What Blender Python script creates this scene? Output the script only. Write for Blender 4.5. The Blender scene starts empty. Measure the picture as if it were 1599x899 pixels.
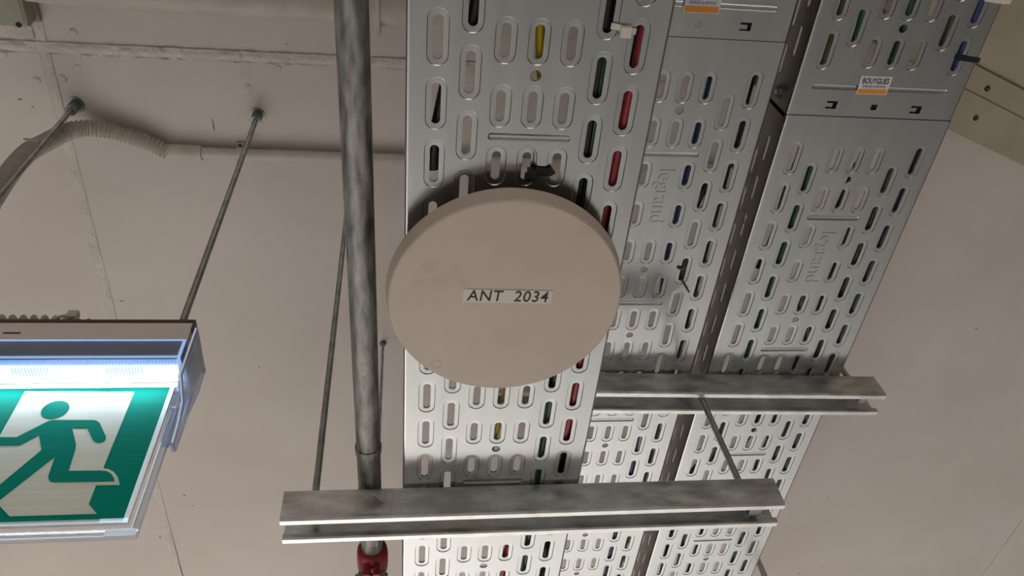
import bpy, bmesh, math, random
from mathutils import Vector, Matrix, noise
random.seed(7)
C = bpy.context.scene.collection
S = bpy.context.scene
EYE = 1.6            # height of the lens above the floor; all coordinates below are relative to the lens
# ---------------------------------------------------------------- camera
F = 1226.24
R0 = Vector((0.99073039, -0.08543405, -0.10561401))   # image right
R1 = Vector((0.00743538, 0.81041097, -0.58581462))    # image down
R2 = Vector((0.13563926, 0.57959906, 0.80353402))     # view axis
cam_d = bpy.data.cameras.new('camera'); cam = bpy.data.objects.new('camera', cam_d); C.objects.link(cam)
cam_d.sensor_fit = 'HORIZONTAL'; cam_d.sensor_width = 36.0; cam_d.lens = 36.0*F/1599.0
cam_d.clip_start = 0.02; cam_d.clip_end = 100
m = Matrix.Identity(4)
for i in range(3):
    m[i][0] = R0[i]; m[i][1] = -R1[i]; m[i][2] = -R2[i]
m[2][3] = EYE
cam.matrix_world = m
S.camera = cam
# ---------------------------------------------------------------- world, lights, exposure
S.view_settings.view_transform = 'Standard'; S.view_settings.look = 'None'
S.view_settings.exposure = -0.08; S.view_settings.gamma = 1.0; S.view_settings.use_curve_mapping = False
w = bpy.data.worlds.new('world'); S.world = w; w.use_nodes = True
w.node_tree.nodes['Background'].inputs[0].default_value = (1.0, 0.96, 0.93, 1)
w.node_tree.nodes['Background'].inputs[1].default_value = 0.08
def area(name, loc, aim, sx, sy, power, col, spread=135):
    l = bpy.data.lights.new(name, 'AREA'); l.shape = 'RECTANGLE'; l.size = sx; l.size_y = sy
    l.energy = power; l.color = col; l.spread = math.radians(spread)
    o = bpy.data.objects.new(name, l); C.objects.link(o)
    o.location = (loc[0], loc[1], loc[2]+EYE)
    o.rotation_euler = (Vector(aim)-Vector(loc)).to_track_quat('-Z', 'Y').to_euler()
    return o
# far and left: hall luminaires below the ceiling, outside the frame; others are added
area('hall_light_far', (-1.3, 4.5, 1.1), (-1.3, 4.3, -1.6), 1.8, 0.3, 370, (1.0, 0.965, 0.93))
area('added_fill_right', (1.7, 4.6, 1.1), (1.7, 4.6, -1.6), 1.5, 0.3, 150, (1.0, 0.965, 0.93))  # unseen lamp added to brighten the far parts of the right trays
area('hall_light_left', (-3.0, 2.9, 1.1), (-3.0, 2.9, -1.6), 0.3, 1.5, 112, (1.0, 0.965, 0.93))
area('added_wall_washer', (0.3, -2.1, .9), (0.3, -2.5, .1), 2.4, 0.2, 40, (1.0, 0.95, 0.89))  # unseen washer added so the back wall reflects bright in the slot rims

# ---------------------------------------------------------------- helpers
def at(px, py, z=None, Y=None):
    r = R0*((px-799.5)/F) + R1*((py-449.5)/F) + R2
    k = z/r.z if z is not None else Y/r.y
    return r*k
def mat(name, col, rough=0.6, metal=0.0, emis=None, estr=0, alpha=None, trans=0, ior=1.45, spec=None):
    mt = bpy.data.materials.new(name); mt.use_nodes = True
    b = mt.node_tree.nodes['Principled BSDF']
    b.inputs['Base Color'].default_value = (*col, 1); b.inputs['Roughness'].default_value = rough
    b.inputs['Metallic'].default_value = metal; b.inputs['IOR'].default_value = ior
    if trans: b.inputs['Transmission Weight'].default_value = trans
    if emis: b.inputs['Emission Color'].default_value = (*emis, 1); b.inputs['Emission Strength'].default_value = estr
    if spec is not None: b.inputs['Specular IOR Level'].default_value = spec
    return mt
def varied(mt, c0, c1, scale=(8, 8, 8), detail=4, lo=.35, hi=.65, bump=0, bscale=None, rlo=None, rhi=None, dist=.002):
    nt = mt.node_tree; N = nt.nodes; L = nt.links; b = N['Principled BSDF']
    tc = N.new('ShaderNodeTexCoord'); mp = N.new('ShaderNodeMapping'); mp.inputs['Scale'].default_value = scale
    L.new(tc.outputs['Object'], mp.inputs[0])
    nz = N.new('ShaderNodeTexNoise'); nz.inputs['Scale'].default_value = 1; nz.inputs['Detail'].default_value = detail
    L.new(mp.outputs[0], nz.inputs['Vector'])
    cr = N.new('ShaderNodeValToRGB'); cr.color_ramp.elements[0].position = lo; cr.color_ramp.elements[1].position = hi
    cr.color_ramp.elements[0].color = (*c0, 1); cr.color_ramp.elements[1].color = (*c1, 1)
    L.new(nz.outputs[0], cr.inputs[0]); L.new(cr.outputs[0], b.inputs['Base Color'])
    if rlo is not None:
        mr = N.new('ShaderNodeMapRange'); mr.inputs[1].default_value = lo; mr.inputs[2].default_value = hi
        mr.inputs[3].default_value = rlo; mr.inputs[4].default_value = rhi
        L.new(nz.outputs[0], mr.inputs[0]); L.new(mr.outputs[0], b.inputs['Roughness'])
    if bump:
        n2 = N.new('ShaderNodeTexNoise'); n2.inputs['Scale'].default_value = bscale or 60; n2.inputs['Detail'].default_value = 3
        L.new(tc.outputs['Object'], n2.inputs['Vector'])
        bp = N.new('ShaderNodeBump'); bp.inputs['Strength'].default_value = bump; bp.inputs['Distance'].default_value = dist
        L.new(n2.outputs[0], bp.inputs['Height']); L.new(bp.outputs[0], b.inputs['Normal'])
    return mt
M = {}
M['ceiling'] = varied(mat('ceiling_paint', (.5, .45, .42), .75), (.50, .445, .41), (.56, .51, .475), (3, 3, 3), 5, .3, .7, .25, 25)
M['filler'] = varied(mat('joint_paint', (.5, .45, .42), .7), (.50, .445, .41), (.58, .53, .49), (30, 30, 30), 4, .3, .7, .9, 110, dist=.004)
M['floor'] = varied(mat('floor_screed', (.3, .29, .28), .6), (.30, .29, .275), (.36, .35, .335), (2, 2, 2), 4)
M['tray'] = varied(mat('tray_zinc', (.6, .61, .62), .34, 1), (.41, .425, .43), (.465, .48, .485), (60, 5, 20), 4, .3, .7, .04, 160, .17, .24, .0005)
M['wall'] = varied(mat('tray_wall_zinc_shaded', (.3, .3, .3), .3, 1), (.26, .25, .235), (.36, .35, .33), (60, 5, 20), 4, .3, .7, .04, 160, .26, .34, .0005)  # shade put into the colour: a darker copy of the tray zinc
M['strut'] = varied(mat('strut_zinc', (.5, .5, .5), .4, 1), (.56, .55, .53), (.86, .87, .88), (30, 80, 80), 5, .34, .66, .2, 120, .30, .46, .0006)
M['stamp'] = mat('stamp_highlight', (.60, .61, .62), .5, .45)  # pale matt tone painted in for light caught by the stamped relief
M['rod'] = varied(mat('rod_zinc', (.33, .34, .33), .4, 1), (.26, .28, .27), (.42, .43, .41), (60, 60, 60), 3, .35, .65)
def thread(mt):
    nt = mt.node_tree; N = nt.nodes; L = nt.links; b = N['Principled BSDF']
    tc = N.new('ShaderNodeTexCoord'); wv = N.new('ShaderNodeTexWave'); wv.bands_direction = 'Z'; wv.inputs['Scale'].default_value = 260
    bp = N.new('ShaderNodeBump'); bp.inputs['Strength'].default_value = .6; bp.inputs['Distance'].default_value = .0008
    L.new(tc.outputs['Object'], wv.inputs['Vector']); L.new(wv.outputs[1], bp.inputs['Height']); L.new(bp.outputs[0], b.inputs['Normal'])
thread(M['rod'])
M['anchor'] = mat('anchor_zinc', (.20, .235, .225), .4, .9)
M['pipe'] = varied(mat('pipe_galvanised', (.3, .3, .3), .55, .75), (.12, .115, .11), (.40, .39, .38), (150, 34, 150), 7, .32, .70, .5, 220, .4, .65, .0009)
M['red'] = varied(mat('red_enamel', (.32, .02, .03), .35), (.25, .012, .02), (.36, .025, .035), (40, 40, 40))
M['disc'] = varied(mat('disc_plastic', (.55, .46, .39), .45), (.545, .455, .39), (.565, .475, .41), (20, 20, 20))
M['mark'] = mat('disc_mark', (.50, .415, .355), .5)
M['tag'] = mat('tag_white', (.66, .61, .55), .4)
M['ink'] = mat('ink_black', (.015, .014, .013), .5)
M['blueink'] = mat('ink_blue', (.02, .13, .36), .5)
M['orange'] = mat('ink_orange', (.72, .27, .03), .5)
M['white'] = mat('sticker_white', (.68, .66, .66), .4)
M['cond'] = varied(mat('conduit_pvc', (.42, .38, .34), .5), (.40, .36, .325), (.46, .42, .38), (20, 20, 20))
M['corr'] = mat('corrugated_pvc', (.34, .30, .26), .5)
M['box'] = varied(mat('box_plastic', (.25, .25, .19), .5), (.25, .25, .195), (.29, .285, .225), (15, 15, 15))
M['trunk'] = varied(mat('trunk_paint', (.42, .37, .29), .55), (.34, .30, .225), (.40, .355, .275), (8, 8, 8), bump=.2, bscale=30)
M['hole'] = mat('dark_hole', (.01, .01, .01), .8)
M['body'] = mat('sign_body_paint', (.68, .61, .57), .5)
M['dark'] = mat('dark_brown_edge', (.06, .05, .045), .5)
M['clear'] = mat('clear_plastic', (.80, .88, 1.0), .10, trans=.88, ior=1.22)
M['lens'] = mat('lens_lit', (.8, .88, 1), .2, emis=(.72, .86, 1.0), estr=2.6)
M['edge'] = mat('lens_edge_lit', (.5, .65, .95), .2, emis=(.35, .55, 1.0), estr=.55)
M['edge2'] = mat('prism_dim_glow', (.5, .65, .8), .2, emis=(.45, .72, .95), estr=.75)
M['bracket'] = mat('bracket_plastic', (.70, .80, 1.0), .10, trans=.78, ior=1.3)
M['green'] = varied(mat('sign_green', (.0, .20, .14), .45, spec=.05), (.0, .255, .19), (.0, .29, .215), (12, 12, 300), 3, .3, .7)
M['signwhite'] = varied(mat('sign_white', (.62, .66, .56), .4), (.72, .76, .66), (.80, .84, .73), (12, 12, 300), 3, .3, .7)
M['tiewhite'] = mat('tie_white', (.62, .58, .50), .4)
M['tieblack'] = mat('tie_black', (.010, .010, .010), .35)
M['tiebrown'] = mat('tie_brown', (.06, .05, .04), .5)
CC = dict(black=(.008, .009, .010), red=(.30, .022, .028), green=(.010, .085, .022), dgreen=(.005, .032, .010), yellow=(.42, .30, .0),
          blue=(.006, .030, .115), navy=(.006, .02, .055), brown=(.05, .035, .02), maroon=(.07, .008, .01), grey=(.11, .11, .10), olive=(.10, .105, .05), teal=(.012, .10, .045))
for k, v in CC.items(): M['c_'+k] = mat('cable_'+k, v, .38)

def obj(name, bm, m_, parent=None, loc=None, smooth=False, auto=None):
    """one mesh object; the bmesh is in lens-relative coordinates, loc = the object's own origin"""
    if loc is None: loc = parent['_o'] if parent is not None and '_o' in parent else (0, 0, 0)
    loc = Vector(loc)
    bmesh.ops.translate(bm, verts=bm.verts, vec=-loc)
    me = bpy.data.meshes.new(name); 
    if smooth:
        for f in bm.faces: f.smooth = True
    bm.to_mesh(me); bm.free(); 
    for q in (m_ if isinstance(m_, (list, tuple)) else [m_]): me.materials.append(q)
    if smooth and auto: me.set_sharp_from_angle(angle=math.radians(auto))
    o = bpy.data.objects.new(name, me); C.objects.link(o)
    if parent is not None:
        o.parent = parent; o.location = loc - Vector(parent['_o'])
    else:
        o.location = (loc.x, loc.y, loc.z+EYE)
    o['_o'] = tuple(loc)
    return o
def tag(o, label, cat, group=None):
    o['label'] = label; o['category'] = cat
    if group: o['group'] = group
    return o
def thing(name, label, cat, loc, group=None):
    o = bpy.data.objects.new(name, None); C.objects.link(o); o.location = (loc[0], loc[1], loc[2]+EYE); o['_o'] = tuple(loc)
    return tag(o, label, cat, group)
def box(bm, a, b, rot=None, bev=0, mi=0):
    a = Vector(a); b = Vector(b)
    r = bmesh.ops.create_cube(bm, size=1)
    vs = r['verts']; bmesh.ops.scale(bm, verts=vs, vec=(b-a)); bmesh.ops.translate(bm, verts=vs, vec=(a+b)/2)
    es = list({e for v in vs for e in v.link_edges})
    if bev: 
        r = bmesh.ops.bevel(bm, geom=es, offset=bev, segments=2, affect='EDGES', profile=.6)
        vs = list({v for v in vs if v.is_valid} | set(r['verts']))
    if mi:
        for v in vs:
            for f in v.link_faces: f.material_index = mi
    if rot: bmesh.ops.rotate(bm, verts=vs, cent=rot[0], matrix=rot[1])
    return vs
def tube(bm, pts, r, n=12, cap=True, radii=None):
    pts = [Vector(p) for p in pts]; rings = []
    t0 = (pts[1]-pts[0]).normalized(); up = Vector((0, 0, 1)) if abs(t0.z) < .9 else Vector((0, 1, 0))
    nrm = t0.cross(up).normalized()
    for i, p in enumerate(pts):
        t = (pts[min(i+1, len(pts)-1)]-pts[max(i-1, 0)]).normalized()
        nrm = (nrm - t*nrm.dot(t)).normalized(); bn = t.cross(nrm)
        rr = radii[i] if radii else r
        rings.append([bm.verts.new(p+(nrm*math.cos(2*math.pi*k/n)+bn*math.sin(2*math.pi*k/n))*rr) for k in range(n)])
    for a, b in zip(rings, rings[1:]):
        for k in range(n): bm.faces.new((a[k], a[(k+1) % n], b[(k+1) % n], b[k]))
    if cap: bm.faces.new(list(reversed(rings[0]))); bm.faces.new(rings[-1])
def spline(P, n=8):
    P = [Vector(p) for p in P]; out = []
    for i in range(len(P)-1):
        p0 = P[max(i-1, 0)]; p1 = P[i]; p2 = P[i+1]; p3 = P[min(i+2, len(P)-1)]
        for k in range(n):
            t = k/n
            out.append(.5*((2*p1)+(p2-p0)*t+(2*p0-5*p1+4*p2-p3)*t*t+(3*p1-p0-3*p2+p3)*t**3))
    return out+[P[-1]]
def prism(bm, pts, vec, mi=0):
    """closed polygon (list of Vectors) extruded by vec"""
    a = [bm.verts.new(p) for p in pts]; b = [bm.verts.new(Vector(p)+Vector(vec)) for p in pts]; n = len(a)
    fs = [bm.faces.new(a), bm.faces.new(list(reversed(b)))]
    for i in range(n): fs.append(bm.faces.new((a[i], b[i], b[(i+1) % n], a[(i+1) % n])))
    for f in fs: f.material_index = mi
    bmesh.ops.recalc_face_normals(bm, faces=fs)
def text_mesh(body, size, depth, xf, shear=0, spacing=1, bold=0, sx=1):
    cu = bpy.data.curves.new('txt', 'FONT'); cu.body = body; cu.size = size; cu.extrude = depth; cu.align_x = 'CENTER'; cu.align_y = 'CENTER'
    cu.shear = shear; cu.space_character = spacing; cu.offset = bold
    cu.resolution_u = 4
    o = bpy.data.objects.new('txt', cu); C.objects.link(o)
    dg = bpy.context.evaluated_depsgraph_get(); me = bpy.data.meshes.new_from_object(o.evaluated_get(dg))
    bpy.data.objects.remove(o); bpy.data.curves.remove(cu)
    bm = bmesh.new(); bm.from_mesh(me); bpy.data.meshes.remove(me)
    bmesh.ops.scale(bm, verts=bm.verts, vec=(sx, 1, 1))
    bm.transform(xf); return bm
def frame(o, x, y):
    """matrix whose local x,y axes are the given directions"""
    x = Vector(x).normalized(); y = Vector(y).normalized(); z = x.cross(y)
    mm = Matrix.Identity(4)
    for i in range(3): mm[i][0] = x[i]; mm[i][1] = y[i]; mm[i][2] = z[i]; mm[i][3] = o[i]
    return mm

# ---------------------------------------------------------------- the setting: ceiling, floor, joints
HC = 1.28
bm = bmesh.new(); box(bm, (-4, -3, HC+.012), (4.5, 5, HC+.15))
ceiling = obj('ceiling', bm, M['ceiling'], loc=(0, 0, HC+.012)); ceiling['kind'] = 'structure'
xs = [-4, -.5640, 1.781, 4.5]; ys = [-3, .4675, 5]
for i in range(3):
    for j in range(2):
        g = .0045 if i < 2 else .001
        bm = bmesh.new()
        box(bm, (xs[i]+(.0045 if i == 1 else .0012), ys[j]+.0045, HC), (xs[i+1]-(.0045 if i == 0 else .0012), ys[j+1]-.0045, HC+.0118), bev=.0015)
        obj('panel', bm, M['ceiling'], ceiling)
def ridge(p0, p1, width, h, n, seed):
    """lumpy plaster strip along a board joint"""
    bm = bmesh.new(); p0 = Vector(p0); p1 = Vector(p1); d = (p1-p0); s = Vector((-d.y, d.x, 0)).normalized()
    prof = [(-.5, 0), (-.46, .55), (-.36, .25), (-.2, .7), (0, .8), (.2, .65), (.36, .2), (.46, .6), (.5, 0)]
    rows = []
    for i in range(n+1):
        c = p0+d*i/n; row = []
        for u, v in prof:
            q = noise.noise(Vector((i*.21+seed, u*9, seed)))*.7 + noise.noise(Vector((i*.9+seed, u*25, seed)))*.5
            hh = max(0, v*h*(1+q*1.1)) if v else -.0005
            row.append(bm.verts.new(c+s*(u*width*(1+.06*noise.noise(Vector((i*.3, u, seed)))))+Vector((0, 0, -hh))))
        rows.append(row)
    for a, b in zip(rows, rows[1:]):
        for k in range(len(prof)-1): bm.faces.new((a[k], a[k+1], b[k+1], b[k]))
    bmesh.ops.recalc_face_normals(bm, faces=bm.faces)
    return bm
o = obj('joint_filler', ridge((-1.6, .4675, HC), (.9, .4685, HC), .021, .0040, 620, 3.1), M['filler'], ceiling, smooth=True)
o = obj('joint_filler', ridge((-.556, -.2, HC), (-.573, 2.4, HC), .017, .0030, 620, 9.7), M['filler'], ceiling, smooth=True)
bm = bmesh.new(); box(bm, (1.85, .6, HC-.0006), (1.853, 3.2, HC+.0003)); obj('joint_bead', bm, M['filler'], ceiling)
for (px, py, r) in ((115, 50, .0065), (133, 86, .006), (98, 123, .0065), (57, 125, .0065), (4, 85, .007), (435, 106, .005), (121, 105, .005), (387, 135, .005), (447, 70, .003), (95, 118, .003)):
    p = at(px, py, HC); bm = bmesh.new()
    bmesh.ops.create_uvsphere(bm, u_segments=14, v_segments=6, radius=r); bmesh.ops.scale(bm, verts=bm.verts, vec=(1, 1, .28)); bmesh.ops.translate(bm, verts=bm.verts, vec=p)
    obj('screw_patch', bm, M['ceiling'], ceiling, smooth=True)
# small chips in the paint
for (px, py, a, b) in ((83, 143, 5, 4), (90, 156, 8, 6), (31, 155, 5, 3), (51, 167, 4, 2), (288, 773, 7, 4), (302, 789, 5, 3), (405, 573, 4, 3), (333, 195, 3, 22), (190, 470, 6, 3), (250, 838, 3, 9), (1293, 778, 3, 3), (1525, 513, 8, 2), (1248, 895, 7, 3), (1285, 884, 5, 3), (1310, 835, 4, 3), (87, 166, 3, 4)):
    p = at(px, py, HC); bm = bmesh.new()
    bmesh.ops.create_circle(bm, cap_ends=True, radius=.0011*1.0, segments=9)
    for v in bm.verts: v.co.x *= a/2*(1+.35*random.uniform(-1, 1)); v.co.y *= b/2*(1+.35*random.uniform(-1, 1))
    geo = bmesh.ops.extrude_face_region(bm, geom=bm.faces[:]); bmesh.ops.translate(bm, verts=[v for v in geo['geom'] if isinstance(v, bmesh.types.BMVert)], vec=(0, 0, -.0004))
    bmesh.ops.translate(bm, verts=bm.verts, vec=p+Vector((0, 0, .0001)))
    obj('paint_chip', bm, mat('chip', (.20, .165, .13), .8) if 'chip' not in M else M['chip'], ceiling)
    M['chip'] = bpy.data.materials['chip']
bm = bmesh.new(); box(bm, (-6, -5, -EYE-.1), (7, 8, -EYE)); floor = obj('floor', bm, M['floor'], loc=(0, 0, -EYE)); floor['kind'] = 'structure'

bm = bmesh.new(); box(bm, (-4, -2.6, -EYE), (4.5, -2.5, HC+.012)); wb = obj('wall_back', bm, mat('wall_paint', (.62, .60, .57), .7), loc=(0, -2.5, 0)); wb['kind'] = 'structure'
# ---------------------------------------------------------------- cable trays
SP = .0254; PI = math.pi
def stad(cx, cy, w, l, n=7):
    """stadium outline, long side along y (or along x when w > l)"""
    out = []
    if l >= w:
        r = w/2; h = l/2-r
        for k in range(n+1): a = PI*k/n; out.append((cx+r*math.cos(a), cy+h+r*math.sin(a)))
        for k in range(n+1): a = PI+PI*k/n; out.append((cx+r*math.cos(a), cy-h+r*math.sin(a)))
    else:
        r = l/2; h = w/2-r
        for k in range(n+1): a = -PI/2+PI*k/n; out.append((cx+h+r*math.cos(a), cy+r*math.sin(a)))
        for k in range(n+1): a = PI/2+PI*k/n; out.append((cx-h+r*math.cos(a), cy+r*math.sin(a)))
    return out
def onrect(p, x0, x1, y0, y1):
    cx = (x0+x1)/2; cy = (y0+y1)/2; dx = p[0]-cx; dy = p[1]-cy
    k = min(((x1-x0)/2/abs(dx)) if abs(dx) > 1e-9 else 1e9, ((y1-y0)/2/abs(dy)) if abs(dy) > 1e-9 else 1e9)
    return (cx+dx*k, cy+dy*k)
def cell(bm, P, x0, x1, y0, y1, rings, closed=False):
    """a rectangle of sheet with a pressed feature: rings = list of (outline, height); P maps (x, y, z) to space"""
    o = rings[0][0]; n = len(o)
    outer = [onrect(q, x0, x1, y0, y1) for q in o]
    # snap the nearest point to each corner
    for c in ((x0, y0), (x1, y0), (x0, y1), (x1, y1)):
        i = min(range(n), key=lambda k: (outer[k][0]-c[0])**2+(outer[k][1]-c[1])**2); outer[i] = c
    lv = [[P(q[0], q[1], 0) for q in outer]]+[[P(q[0], q[1], z) for q in ol] for ol, z in rings]
    for j, (ca, cb) in enumerate(zip(lv, lv[1:])):          # every band has its own vertices: crisp folds between them
        a = [bm.verts.new(q) for q in ca]; b = [bm.verts.new(q) for q in cb]
        for k in range(n):
            f = bm.faces.new((a[k], b[k], b[(k+1) % n], a[(k+1) % n])); f.smooth = j > 0
    if closed: bm.faces.new([bm.verts.new(q) for q in lv[-1]])
def flat(bm, P, x0, x1, y0, y1):
    if y1-y0 < 1e-6 or x1-x0 < 1e-6: return
    bm.faces.new([bm.verts.new(P(*q, 0)) for q in ((x0, y0), (x0, y1), (x1, y1), (x1, y0))])
def slot_rings(cx, cy, l):
    return [(stad(cx, cy, .0168, l+.0095), 0), (stad(cx, cy, .0156, l+.0083), .0008), (stad(cx, cy, .0106, l+.0028), .00088), (stad(cx, cy, .0074, l-.0008), .0010), (stad(cx, cy, .0073, l-.0009), .0030)]
def column(bm, P, x0, x1, y0, y1, feats):
    feats = sorted(feats, key=lambda f: f[0]); y = y0
    for (a, b, rings, closed) in feats:
        if a < y-1e-7 or b > y1: continue
        flat(bm, P, x0, x1, y, a)
        if rings is not None: cell(bm, P, x0, x1, a, b, rings, closed)
        y = b
    flat(bm, P, x0, x1, y, y1)
def tray_sheet(xc, z, y0, y1, row0, rows, ribs, circles, text_rows, pitch=.0522, squares=None, endrib=None):
    bm = bmesh.new(); P = lambda x, y, h: Vector((x, y, z+h))
    hw = .1; XA = xc-3.5*SP; XB = xc+3.5*SP; RB = .0028
    mid_x0 = xc-1.5*SP; mid_x1 = xc+1.5*SP
    ribspans = []
    def inside(a, b): return a >= y0+.001 and b <= y1-.001
    for r in ribs:
        yc = row0+r*pitch
        if inside(yc-.0045, yc+.0045): ribspans.append(yc)
    for c in range(7):
        x0 = XA+c*SP; x1 = x0+SP; cx = (x0+x1)/2; fe = []
        for r in rows:
            rr = r+.5 if c in (1, 5) else r
            if c == 3 and r in text_rows: continue
            l = .0345 if c in (0, 1, 5, 6) else .0270
            yc = row0+rr*pitch; H = (l+.0107)/2
            if inside(yc-H, yc+H) and not (endrib and yc+H > endrib-.006): fe.append((yc-H, yc+H, slot_rings(cx, yc, l), False))
        if c in (2, 3, 4):
            for yc in ribspans: fe.append((yc-.0042, yc+.0042, None, False))
        if c == 3:
            for r in circles:
                yc = row0+r*pitch
                if inside(yc-.006, yc+.006): fe.append((yc-.0055, yc+.0055, [(stad(cx, yc, .0092, .00921), 0), (stad(cx, yc, .0088, .00881), .0004), (stad(cx, yc, .0086, .00861), .0018)], False))
        if squares:
            for (sc, sy, sw, sl, rec) in squares:
                if sc == c:
                    def rc(w_, l_): 
                        pts = []
                        for (ax, ay, bx, by) in ((1, -1, 1, 1), (1, 1, -1, 1), (-1, 1, -1, -1), (-1, -1, 1, -1)):
                            for k in range(3): t = k/3; pts.append((cx+(ax+(bx-ax)*t)*w_/2, sy+(ay+(by-ay)*t)*l_/2))
                        return pts
                    fe.append((sy-sl/2-.002, sy+sl/2+.002, [(rc(sw, sl), 0), (rc(sw*.99, sl*.99), .0012)], False))
        if endrib: fe.append((endrib-.0042, endrib+.0042, None, False))
        column(bm, P, x0, x1, y0, y1, fe)
    for yc in ribspans:
        cell(bm, P, mid_x0, mid_x1, yc-.0042, yc+.0042, [(stad(xc, yc, .068, .0066), 0), (stad(xc, yc, .0668, .0046), .0009), (stad(xc, yc, .0655, .0022), .0013)], True)
    if endrib:
        cell(bm, P, XA, XB, endrib-.0042, endrib+.0042, [(stad(xc, endrib, .160, .0066), 0), (stad(xc, endrib, .159, .0046), .0009), (stad(xc, endrib, .1577, .0022), .0013)], True)
    # the plain margins and the rounded bends up to the side walls
    for s in (-1, 1):
        e = XA if s < 0 else XB; o = xc+s*(hw-RB)
        flat(bm, P, min(e, o), max(e, o), y0, y1)
        prev = None
        for k in range(5):
            a = PI/2*k/4; x = o+s*RB*math.sin(a); h = RB*(1-math.cos(a))
            cur = (bm.verts.new(P(x, y0, h)), bm.verts.new(P(x, y1, h)))
            if prev:
                f = bm.faces.new((prev[0], prev[1], cur[1], cur[0])); f.smooth = True
            prev = cur
    # sheet ends: a thin turned thickness
    for y in (y0, y1):
        bm.faces.new([bm.verts.new(P(xc-hw+RB, y, 0)), bm.verts.new(P(xc+hw-RB, y, 0)), bm.verts.new(P(xc+hw-RB, y, .0012)), bm.verts.new(P(xc-hw+RB, y, .0012))])
    return bm
def tray_wall(x, z, y0, y1, row0, rows, side, pitch=.0522, height=.060):
    bm = bmesh.new(); z0 = .0028; P = lambda u, y, h: Vector((x-side*h, y, z+u))
    segs = [(z0, .015), (.015, .033, 0), (.033, .037), (.037, .053, .5), (.053, height)]
    for s in segs:
        if len(s) == 2: flat(bm, P, s[0], s[1], y0, y1)
        else:
            fe = []
            for r in rows:
                yc = row0+(r+s[2])*pitch
                if yc-.019 > y0 and yc+.019 < y1: fe.append((yc-.0185, yc+.0185, [(stad((s[0]+s[1])/2, yc, .0072, .0320), 0), (stad((s[0]+s[1])/2, yc, .0070, .0318), .0014)], False))
            column(bm, P, s[0], s[1], y0, y1, fe)
    prev = None                                    # the rolled top edge, turned inwards
    for k in range(9):
        a = PI*1.25*k/8; u = height+.003*math.sin(a); h = .003*(1-math.cos(a))
        cur = (bm.verts.new(P(u, y0, h)), bm.verts.new(P(u, y1, h)))
        if prev: f = bm.faces.new((prev[0], prev[1], cur[1], cur[0])); f.smooth = True
        prev = cur
    return bm
def stamp(xc, z, ya_, yb_, parent):
    """pressed lettering running along the tray"""
    L = yb_-ya_
    xf = frame((xc, (ya_+yb_)/2, z+.0002), (0, 1, 0), (1, 0, 0))
    bm = text_mesh('legrand', .026, .0009, xf, sx=L/.0885)
    o = obj('lettering', bm, M['tray'], parent); o['label'] = 'pressed lettering reading legrand'
def sticker(cx, cy, z, wx, ly, ang, parent):
    ca, sa = math.cos(ang), math.sin(ang); X = Vector((ca, sa, 0)); Yv = Vector((-sa, ca, 0)); o0 = Vector((cx, cy, z))
    # seen from below: text reads along +x, its up is -y
    bm = bmesh.new(); pts = [o0+X*(sx*wx/2)+Yv*(sy*ly/2) for sx, sy in ((-1, -1), (1, -1), (1, 1), (-1, 1))]
    prism(bm, pts, (0, 0, -.0003)); st = obj('sticker', bm, M['white'], parent); st['label'] = 'white sticker with black and blue lettering over an orange bar'
    bm = bmesh.new(); q = o0+Yv*(ly*.33)+Vector((0, 0, -.0003)); pts = [q+X*(sx*wx*.47)+Yv*(sy*ly*.13) for sx, sy in ((-1, -1), (1, -1), (1, 1), (-1, 1))]
    prism(bm, pts, (0, 0, -.0002)); obj('orange_bar', bm, M['orange'], st)
    obj('lettering', text_mesh('BOUYGUES', .0088, .0001, frame(o0-Yv*(ly*.24)+Vector((0, 0, -.0004)), X, -Yv), bold=.0002, sx=wx*.9/.0462), M['ink'], st)
    obj('lettering', text_mesh('ENERGIES & SERVICES', .0042, .0001, frame(o0+Yv*(ly*.06)+Vector((0, 0, -.0004)), X, -Yv), bold=.00005, sx=wx*.88/.0470), M['blueink'], st)
def tray(label, xc, z, y0, y1, row0, rows, ribs, circles, text_rows=(), **kw):
    t = thing('cable_tray', label, 'cable tray', (xc, y0, z), 'perforated cable trays under the ceiling')
    obj('base_sheet', tray_sheet(xc, z, y0, y1, row0, rows, ribs, circles, text_rows, **kw), M['tray'], t)
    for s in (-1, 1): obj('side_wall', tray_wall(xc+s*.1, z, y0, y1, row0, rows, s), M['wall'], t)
    return t
Z1 = .583; Z2 = .7765
P1 = .1917
T1 = tray('lowest and nearest perforated steel cable tray, directly above the round disc', .0995, Z1, -.25, 1.75, P1, range(-9, 31), (-2.5, 1.5, 5.5, 9.5, 13.5, 17.5, 21.5), (-3.5, .5, 4.5, 8.5, 12.5, 16.5, 20.5))
T2 = tray('middle perforated steel cable tray, long length beyond the seam, lettering beside the disc', .2935, Z2, .243, 1.95, .2955, range(0, 31), (1.5, 5.5, 9.5, 13.5, 17.5, 21.5), (.5, 4.5, 6.5, 10.5, 14.5, 16.5, 20.5), (2, 3))
stamp(.2950, Z2, .386, .470, T2)
T3 = tray('rightmost perforated steel cable tray, long length beyond the seam, with maroon and blue cables', .5165, Z2, .322, 1.95, .3735, range(0, 30), (1.5, 5.5, 9.5, 13.5, 17.5, 21.5), (.5, 4.5, 8.5, 14.5, 18.5), (2, 3))
stamp(.5180, Z2, .465, .555, T3)
T2n = tray('short near end of the middle cable tray at the top edge, orange barred sticker', .2935, Z2+.0016, -.25, .2475, .2955-2.4*.0522-.0522, range(-9, 1), (), (-2.5,), squares=[(3, .2293, .0060, .0060, .010), (5, .2291, .0120, .0085, .010), (1, .2291, .0120, .0085, .010)], endrib=.2098)
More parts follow.
